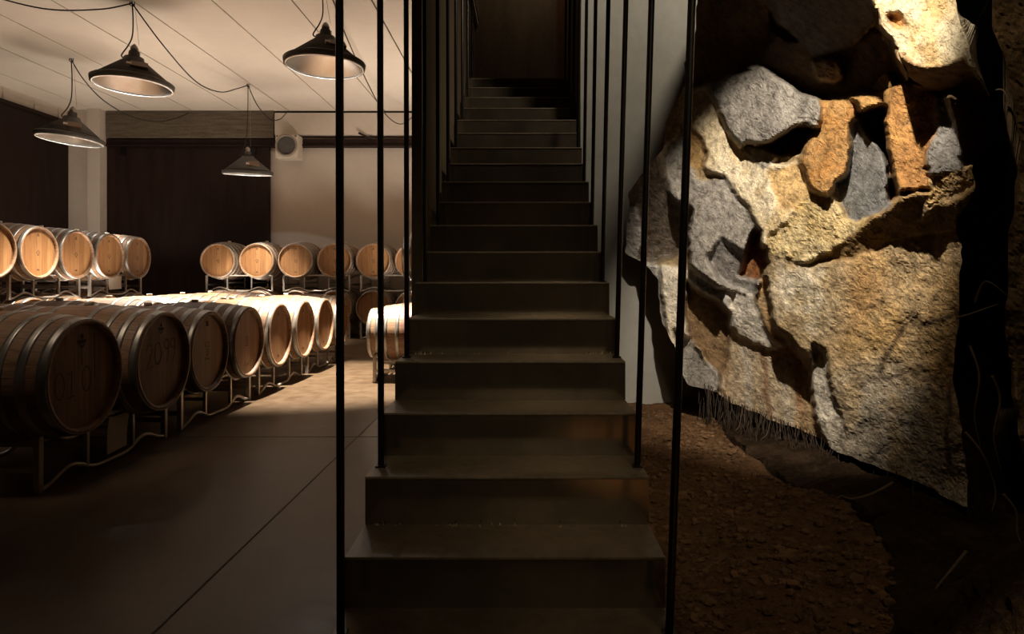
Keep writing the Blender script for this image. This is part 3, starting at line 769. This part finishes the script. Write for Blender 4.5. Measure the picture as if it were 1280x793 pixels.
# left arm
zone([(776,310),(812,322),(850,350),(858,480),(820,420),(815,350)], .02, -.3, .1, PALE, (.62,.58,.53))
zone([(825,330),(862,330),(862,480),(838,470)], -.02, .3, .0, (.70,.60,.46), PALE)
zone([(856,350),(880,352),(912,390),(912,440),(902,480),(882,440),(860,425)], .22, .1, -.1, (.26,.17,.09), BROWN)
zone([(842,415),(868,430),(900,470),(900,500),(858,490)], .08, -.1, -.2, (.36,.33,.30), GREY)
zone([(860,340),(893,345),(910,372),(914,395),(890,372),(862,356)], .0, 0, -.2, (.55,.52,.48), GREY)
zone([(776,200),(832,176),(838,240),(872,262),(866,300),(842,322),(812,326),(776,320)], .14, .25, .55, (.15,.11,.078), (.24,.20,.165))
zone([(776,260),(800,262),(806,300),(795,325),(776,320)], .05, -.2, .2, (.46,.42,.38), GREY)
zone([(828,186),(850,160),(864,200),(872,228),(908,222),(934,262),(947,288),(954,335),(946,372),(908,362),(882,347),(862,332),(858,300),(866,265),(842,252),(832,240)], -.12, .02, -.12, (.42,.39,.35), (.34,.315,.28))
zone([(884,320),(902,298),(925,312),(950,330),(944,372),(908,360)], -.02, .0, .25, (.36,.34,.32), (.30,.28,.27))
zone([(926,345),(938,290),(952,285),(958,330),(950,350)], .16, 0, 0, RUST, BROWN)
zone([(828,150),(850,125),(852,150),(846,170),(830,178)], -.02, 0, -.2, CREAM, OCHRE)
# top grey block, cream band, rust blocks
zone([(848,92),(872,90),(900,140),(926,184),(946,206),(972,206),(1002,204),(1014,226),(1030,250),(1004,264),(966,302),(952,312),(945,286),(934,260),(908,222),(888,216),(872,196),(850,150)], -.10, .02, -.14, CREAM, (.70,.52,.26))
zone([(962,215),(1002,205),(1014,226),(1030,250),(1000,264),(975,262)], -.10, .02, -.14, (.70,.48,.22), OCHRE)
zone([(862,160),(876,172),(884,190),(882,206),(870,214),(858,205)], .02, 0, 0, (.36,.20,.05), OCHRE)
zone([(930,186),(955,182),(975,194),(968,206),(958,214),(942,206)], -.085, .02, -.14, (.46,.42,.37), GREY)
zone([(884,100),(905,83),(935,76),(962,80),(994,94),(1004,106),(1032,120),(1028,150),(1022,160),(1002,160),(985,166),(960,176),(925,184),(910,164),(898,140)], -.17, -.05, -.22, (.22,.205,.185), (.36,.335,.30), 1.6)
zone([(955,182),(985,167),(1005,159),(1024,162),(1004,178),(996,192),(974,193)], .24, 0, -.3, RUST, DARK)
zone([(1027,116),(1056,113),(1069,130),(1072,146),(1066,152),(1061,168),(1063,196),(1058,216),(1044,228),(1030,252),(1012,236),(1002,206),(1002,184),(1022,164),(1026,150)], -.14, .12, -.12, (.40,.20,.06), (.46,.29,.12))
zone([(1058,118),(1085,108),(1120,102),(1115,136),(1107,133),(1075,142),(1069,130)], -.16, .1, -.2, (.36,.20,.065), (.42,.27,.11))
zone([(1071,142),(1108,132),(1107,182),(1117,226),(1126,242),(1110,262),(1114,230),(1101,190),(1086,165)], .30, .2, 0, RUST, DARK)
zone([(1070,150),(1086,165),(1103,190),(1113,222),(1116,256),(1090,270),(1070,278),(1058,272),(1050,250),(1042,228),(1058,215),(1062,190)], -.02, -.25, -.12, BLUE, (.25,.245,.235))
zone([(1118,104),(1166,110),(1173,140),(1168,165),(1158,190),(1160,236),(1125,242),(1118,222),(1106,186),(1108,134)], -.24, .15, -.06, ORANGE, (.46,.25,.08))
zone([(1165,110),(1176,103),(1192,150),(1208,212),(1180,216),(1161,222),(1158,190),(1168,165)], -.22, .30, -.10, (.19,.18,.17), (.25,.24,.22))
zone([(1174,103),(1234,118),(1242,160),(1234,192),(1216,210),(1206,206),(1190,150)], -.06, .8, .2, BROWN, DARK)
zone([(1016,240),(1042,246),(1056,272),(1072,278),(1090,270),(1062,296),(1030,322),(1000,330),(960,316),(955,300),(985,275)], -.14, .0, -.12, (.56,.42,.19), (.64,.54,.34), 1.8)
zone([(1158,222),(1182,216),(1216,204),(1224,236),(1186,252),(1150,276),(1120,300),(1135,262),(1160,240)], -.22, .2, .1, (.46,.31,.13), TAN, 1.4)
zone([(1010,332),(1060,298),(1090,270),(1116,256),(1126,243),(1160,238),(1150,276),(1186,252),(1222,234),(1196,284),(1150,292),(1100,312),(1065,324)], -.17, .1, .36, (.33,.22,.09), BROWN)
UP = [(856,110),(852,78),(864,60),(872,-40),(1096,-40),(1098,30),(1122,68),(1140,96),(1120,110),(1085,116),(1030,124),(1004,114),(980,98),(935,88),(886,100)]
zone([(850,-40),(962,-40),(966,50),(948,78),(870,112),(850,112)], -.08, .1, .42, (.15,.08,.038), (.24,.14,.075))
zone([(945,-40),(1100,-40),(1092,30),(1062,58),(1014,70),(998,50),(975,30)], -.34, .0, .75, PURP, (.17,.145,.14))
zone([(948,78),(966,40),(1000,52),(1014,70),(1062,58),(1100,40),(1145,98),(1085,118),(1030,126),(1004,116)], .06, .1, .5, (.18,.115,.065), DARK)
zone([(1010,78),(1045,72),(1055,100),(1040,106),(1018,96)], -.02, 0, .1, BROWN, TAN)
PS = [(1090,-40),(1098,30),(1106,50),(1122,68),(1135,96),(1160,112),(1180,112),(1205,118),(1236,158),(1238,120),(1222,84),(1206,40),(1190,-40)]
zone([(1084,-40),(1200,-40),(1214,20),(1224,90),(1238,125),(1205,70),(1180,80),(1150,82),(1122,70),(1098,30)], -.36, .15, -.12, (.50,.44,.31), (.40,.28,.13))
zone([(1108,18),(1126,16),(1134,34),(1124,40),(1114,32)], -.34, 0, 0, (.40,.20,.07), OCHRE)
zone([(1118,66),(1150,80),(1182,78),(1206,68),(1240,130),(1240,164),(1205,122),(1160,116),(1132,100)], -.22, .2, .9, (.28,.18,.09), BROWN)
SLAB = [(1236,-60),(1237,40),(1250,66),(1262,112),(1272,160),(1268,240),(1258,300),(1257,420),(1266,520),(1290,620),(1340,640),(1340,-60)]
zone([(1230,-60),(1345,-60),(1345,660),(1280,640),(1250,400)], -.25, .35, .05, (.36,.25,.13), BROWN)
def stone(name, label, poly, back, step=2.0, seed=0, warp=4.0, amp=1.0, cat='rock'):
    xs_ = [p[0] for p in poly]; ys_ = [p[1] for p in poly]
    gx = np.arange(min(xs_)-8, max(xs_)+8, step); gy = np.arange(min(ys_)-8, max(ys_)+8, step)
    U, V = np.meshgrid(gx, gy); sh = U.shape; u = U.ravel(); v = V.ravel()
    q = np.stack([u/60, v/60, np.full_like(u, seed+.5)], 1)
    wu = u+fbm(q*2.3, 4, .5)*warp*1.9; wv = v+fbm(q*2.3+31, 4, .5)*warp*1.9
    ins = pip(wu, wv, poly)
    dd = np.zeros_like(u); col = np.zeros((u.size, 3)); col[:] = TAN; am = np.ones_like(u)
    blot = np.clip(fbm(q*np.array([2.2, 1.3, 1])+7, 5, .6)*1.6+.45, 0, 1)[:, None]
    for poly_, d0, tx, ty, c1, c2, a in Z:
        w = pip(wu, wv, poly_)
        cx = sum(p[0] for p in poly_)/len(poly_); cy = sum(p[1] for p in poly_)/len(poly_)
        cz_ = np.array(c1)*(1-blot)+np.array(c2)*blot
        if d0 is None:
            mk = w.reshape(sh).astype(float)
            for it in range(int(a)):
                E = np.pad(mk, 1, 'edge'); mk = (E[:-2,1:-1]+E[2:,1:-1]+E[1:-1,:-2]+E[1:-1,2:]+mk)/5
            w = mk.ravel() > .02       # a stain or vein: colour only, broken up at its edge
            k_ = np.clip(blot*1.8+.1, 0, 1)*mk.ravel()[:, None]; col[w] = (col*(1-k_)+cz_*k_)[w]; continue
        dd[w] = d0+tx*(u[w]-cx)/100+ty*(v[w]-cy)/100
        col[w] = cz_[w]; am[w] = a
    D = dd.reshape(sh)
    for it in range(3):
        E = np.pad(D, 1, 'edge'); D = (E[:-2,1:-1]+E[2:,1:-1]+E[1:-1,:-2]+E[1:-1,2:]+2*D)/6
    E = col.reshape(*sh, 3); Ep = np.pad(E, ((1,1),(1,1),(0,0)), 'edge'); col = ((Ep[:-2,1:-1]+Ep[2:,1:-1]+Ep[1:-1,:-2]+Ep[1:-1,2:]+4*E)/8).reshape(-1, 3)
    dd = D.ravel()
    nz = fbm(q*.9+3, 2)*.07+fbm(q*3+9, 3, .5)*.018*am+fbm(q*9+5, 3, .55)*.010*am+fbm(q*26, 2, .6)*.006*am
    dep = np.interp(u, BX, BD)+dd+nz*amp
    X = (u-PX0)/F*dep; Zz = CZ-(v-PY0)/F*dep
    idx = -np.ones(u.size, int)
    I = ins.reshape(sh); quad = I[:-1,:-1] & I[1:,:-1] & I[:-1,1:] & I[1:,1:]
    lin = np.arange(u.size).reshape(sh)
    qs = np.stack([lin[:-1,:-1][quad], lin[1:,:-1][quad], lin[1:,1:][quad], lin[:-1,1:][quad]], 1)
    used = np.unique(qs); idx[used] = np.arange(used.size)
    verts = [(X[k], dep[k], Zz[k]) for k in used]; cols = [tuple(col[k]) for k in used]
    faces = [tuple(int(idx[a]) for a in f) for f in qs]
    cnt = {}
    for f in faces:
        for a, b in zip(f, f[1:]+f[:1]): cnt[(a, b)] = 1
    bed = [(a, b) for (a, b) in cnt if (b, a) not in cnt]
    nb = {}
    for a, b in bed: nb.setdefault(a, []).append(b); nb.setdefault(b, []).append(a)
    for it in range(5):
        vn = {a: tuple((2*verts[a][k]+verts[l[0]][k]+verts[l[1]][k])/4 for k in range(3)) for a, l in nb.items() if len(l) == 2}
        for a, p in vn.items(): verts[a] = p
    # the sides run back into the bank, drawing in as they go
    loop = sorted({a for e in bed for a in e}); cxm = np.mean([verts[a][0] for a in loop]); czm = np.mean([verts[a][2] for a in loop])
    prev = {a: a for a in loop}
    for (t, sc) in ((.05, .985), (.25, .93), (back, .85)):
        new = {}
        for a in loop:
            x, y, z = verts[a]; n_ = .006*math.sin(a*12.9898)
            new[a] = len(verts); y2 = min(y+t+n_, 5.775); k_ = y2/y; cx_ = cxm*k_; cz_ = CZ+(czm-CZ)*k_; x = x*k_; z = CZ+(z-CZ)*k_; ln_ = math.hypot(x-cx_, z-cz_)+1e-6; f_ = 1-min(.6, (1-sc)*1.2/ln_); verts.append((cx_+(x-cx_)*f_, y2, cz_+(z-cz_)*f_)); cols.append(tuple(c*.95 for c in cols[a]))
        for a, b in bed: faces.append((prev[b], prev[a], new[a], new[b]))
        prev = new
    c = len(verts); ym = min(max(verts[prev[a]][1] for a in loop)+.02, 5.79); verts.append((float(np.mean([verts[prev[a]][0] for a in loop])), ym, float(np.mean([verts[prev[a]][2] for a in loop])))); cols.append(cols[0])
    for a, b in bed: faces.append((prev[b], prev[a], c))
    me = bpy.data.meshes.new(name); me.from_pydata(verts, [], faces); me.update()
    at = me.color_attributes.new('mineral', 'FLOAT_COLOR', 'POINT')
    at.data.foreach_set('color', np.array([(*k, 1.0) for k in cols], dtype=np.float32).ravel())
    o = link(name, me, M['rock']); return tag(o, label, cat)
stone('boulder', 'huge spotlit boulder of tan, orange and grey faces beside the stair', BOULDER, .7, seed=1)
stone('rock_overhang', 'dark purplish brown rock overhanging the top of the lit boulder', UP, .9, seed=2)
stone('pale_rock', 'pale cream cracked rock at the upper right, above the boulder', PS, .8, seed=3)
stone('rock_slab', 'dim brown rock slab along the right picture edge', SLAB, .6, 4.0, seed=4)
# bank of soil, coloured darker for the boulder's shade, that holds the stones, and the earth strip before it
def hf(name, label, A, B, fn, mat, cat):
    verts = []; n, m = len(A), len(B)
    a, b = np.meshgrid(A, B, indexing='ij'); pts = fn(a.ravel(), b.ravel())
    faces = [(i*m+j, (i+1)*m+j, (i+1)*m+j+1, i*m+j+1) for i in range(n-1) for j in range(m-1)]
    me = bpy.data.meshes.new(name); me.from_pydata([tuple(p) for p in pts], [], faces); me.update()
    o = link(name, me, mat); return tag(o, label, cat, None, 'structure')
def bank_base(y): return np.interp(y, [.3, 1.2, 2.0, 2.7, 3.2, 3.6, 4.4, 5.0, 5.9], [.95, 1.05, 1.13, 1.46, 1.54, 1.38, 1.36, 1.42, 1.45])
def bank(y, z):
    base = bank_base(y)
    t = np.clip(z+.12, 0, 9)
    prof = np.interp(t, [0, .12, .3, .55, .8, 1.4, 5.9], [0, .03, .18, .50, .90, 1.15, 1.3])
    near = np.clip((2.7-y)/.8, 0, 1)
    x = base+prof*(.55+.45*near)+(1-near)*np.interp(t, [0, .12, .16, .3, 1], [0, .02, .45, .75, .85])
    q = np.stack([x*2, y*2, z*2], 1)
    x = x+fbm(q, 5, .6)*(.08+.12*near)+ridged(q*np.array([3, 3, 1.2]), 4)*.05
    return np.stack([x, y+fbm(q+9, 4, .6)*.12, z+fbm(q+19, 3)*.05+(1-near)*np.clip(1-abs(t-.25)/.2, 0, 1)*(fbm(q*4+3, 4, .65)*.13-.02)], 1)
hf('wall_earth_bank', 'root threaded soil bank around and below the boulder, shade in its colour', np.arange(.3, 5.92, .03), np.concatenate([np.arange(-.15, 1.3, .025), np.arange(1.3, 5.7, .07)]), bank, M['soil'], 'soil')
def dirt(x, y):
    q = np.stack([x*4, y*4, 0*x+3], 1)
    z = -.03+fbm(q, 4, .55)*.045+fbm(q*5, 3, .6)*.016+np.clip(x-1.1, 0, 1)*.03-np.clip(x-bank_base(y)-.04, 0, 1)*.9
    return np.stack([x, y, z], 1)
hf('floor_earth', 'strip of reddish brown loose earth between stair and bank', np.arange(.47, 3.0, .022), np.arange(-1.5, 5.82, .028), dirt, M['dirt'], 'earth')
# loose clods scattered over the strip
def stones_scatter(n, rmin, rmax, seed, region):
    r2 = random.Random(seed); bm = bmesh.new()
    base = bmesh.new(); bmesh.ops.create_icosphere(base, subdivisions=1, radius=1)
    bv = [v.co.copy() for v in base.verts]; bf = [[v.index for v in f.verts] for f in base.faces]; base.free()
    vs, fs = [], []
    for _ in range(n):
        y = 1.2+r2.random()**1.5*4.3; x = .5+r2.random()*1.5
        if x > float(bank_base(y))+.03: continue
        s = rmin+(rmax-rmin)*r2.random()**4
        p = dirt(np.array([x]), np.array([y]))[0]
        rot = Matrix.Rotation(r2.random()*6, 3, 'Z') @ Matrix.Rotation(r2.random()*6, 3, 'X')
        sc = Vector((s*r2.uniform(.8, 1.4), s*r2.uniform(.7, 1.1), s*r2.uniform(.6, .95)))
        k = len(vs)
        for c in bv:
            c2 = rot @ Vector((c.x, c.y, c.z)); j = 1+r2.uniform(-.25, .25)
            vs.append((x+c2.x*sc.x*j, y+c2.y*sc.y*j, p[2]+s*.25+c2.z*sc.z*j))
        fs += [tuple(k+i for i in f) for f in bf]
    me = bpy.data.meshes.new('earth_clods'); me.from_pydata(vs, [], fs); me.update()
    return link('earth_clods', me, M['clod'])
tag(stones_scatter(9000, .004, .024, 3, None), 'loose reddish clods and gravel scattered on the earth strip', 'gravel', None, 'stuff')
# roots
def root_thing(label, pts, r, group, name='root'):
    bm = bmesh.new(); sp = spline(pts, 7); n = len(sp)
    tube(bm, sp, [r*(1-.75*i/n) for i in range(n)], 6)
    return tag(bm_obj(name, bm, M['root'], None, True), label, 'root', group)
gl = 'thin root dangling under the lower edge of the boulder'
for (x, y, L) in ((905,512,40),(918,520,55),(932,522,48),(948,528,60),(962,532,42),(978,540,66),(986,542,40),(1002,552,60),(1016,556,45),(1032,566,70),(1046,572,48),(1058,574,66),(1070,580,54),(1084,586,60),(940,524,70),(925,518,36),(1096,592,50),(1022,560,74)):
    d = np.interp(x, BX, BD)+rnd.uniform(.02, .3); w = rnd.uniform(-16, 16); L *= rnd.uniform(.5, 1.25); x += rnd.uniform(-8, 8)
    root_thing(gl, [P(x, y-16, d+.05), P(x+w*.4, y+L*.35, d), P(x+w, y+L*.7, d-.02), P(x+w*.3, y+L, d+.01)], rnd.uniform(.002, .004), 'thin roots under the boulder')
root_thing('long pale root reaching out from the bank below the boulder', [P(1116, 604, 2.95), P(1090, 618, 2.9), P(1065, 624, 2.88), P(1050, 621, 2.9), P(1042, 640, 2.9)], .008, None)
gr = 'winding root in the dark soil right of the boulder'
for pts in ([(1212,432,2.95),(1224,470,2.9),(1218,520,2.9),(1226,560,2.9)], [(1240,470,2.8),(1250,500,2.8),(1242,545,2.8),(1252,590,2.8)], [(1206,540,2.8),(1228,568,2.75),(1244,612,2.75),(1240,640,2.72)],
            [(1218,380,2.95),(1232,352,2.9),(1262,372,2.85)], [(1196,398,2.9),(1215,392,2.86),(1248,380,2.85)], [(1254,618,2.6),(1270,640,2.58),(1272,668,2.56),(1282,690,2.5)],
            [(1208,690,2.35),(1190,712,2.3),(1168,740,2.26),(1150,782,2.2)], [(1228,120,3.2),(1252,112,3.1),(1262,130,3.0)], [(1226,20,3.3),(1232,8,3.2),(1240,-10,3.1)]):
    root_thing(gr, [P(*p) for p in pts], .0065, 'roots in the dark soil')

# matted root fibres under the boulder's edge: too many and too fine to count
bm = bmesh.new(); r4 = random.Random(11)
EDGE = [(868,486),(893,494),(930,517),(975,534),(1010,547),(1040,564),(1075,577),(1115,596),(1150,612)]
for _ in range(420):
    x = r4.uniform(872, 1146); y = float(np.interp(x, [p[0] for p in EDGE], [p[1] for p in EDGE]))
    d = float(np.interp(x, BX, BD))+r4.uniform(-.10, .45); L = r4.uniform(14, 62); w = r4.uniform(-14, 14)
    a = P(x, y-10, d); zb = max(.0, P(x, y+L, d).z)
    pts = [a, Vector((a.x+w*.0015, d+r4.uniform(-.02, .02), a.z*.62+zb*.38)), Vector((a.x+w*.003, d+r4.uniform(-.04, .02), a.z*.25+zb*.75)), Vector((a.x+w*.0035, d+r4.uniform(-.05, .03), zb))]
    tube(bm, spline(pts, 3), r4.uniform(.0012, .0028), 4)
tag(bm_obj('root_fibres', bm, plain('dark root fibre', (.045, .029, .018), .9)), 'matted fine root fibres hanging in the dark gap under the boulder', 'roots', None, 'stuff')
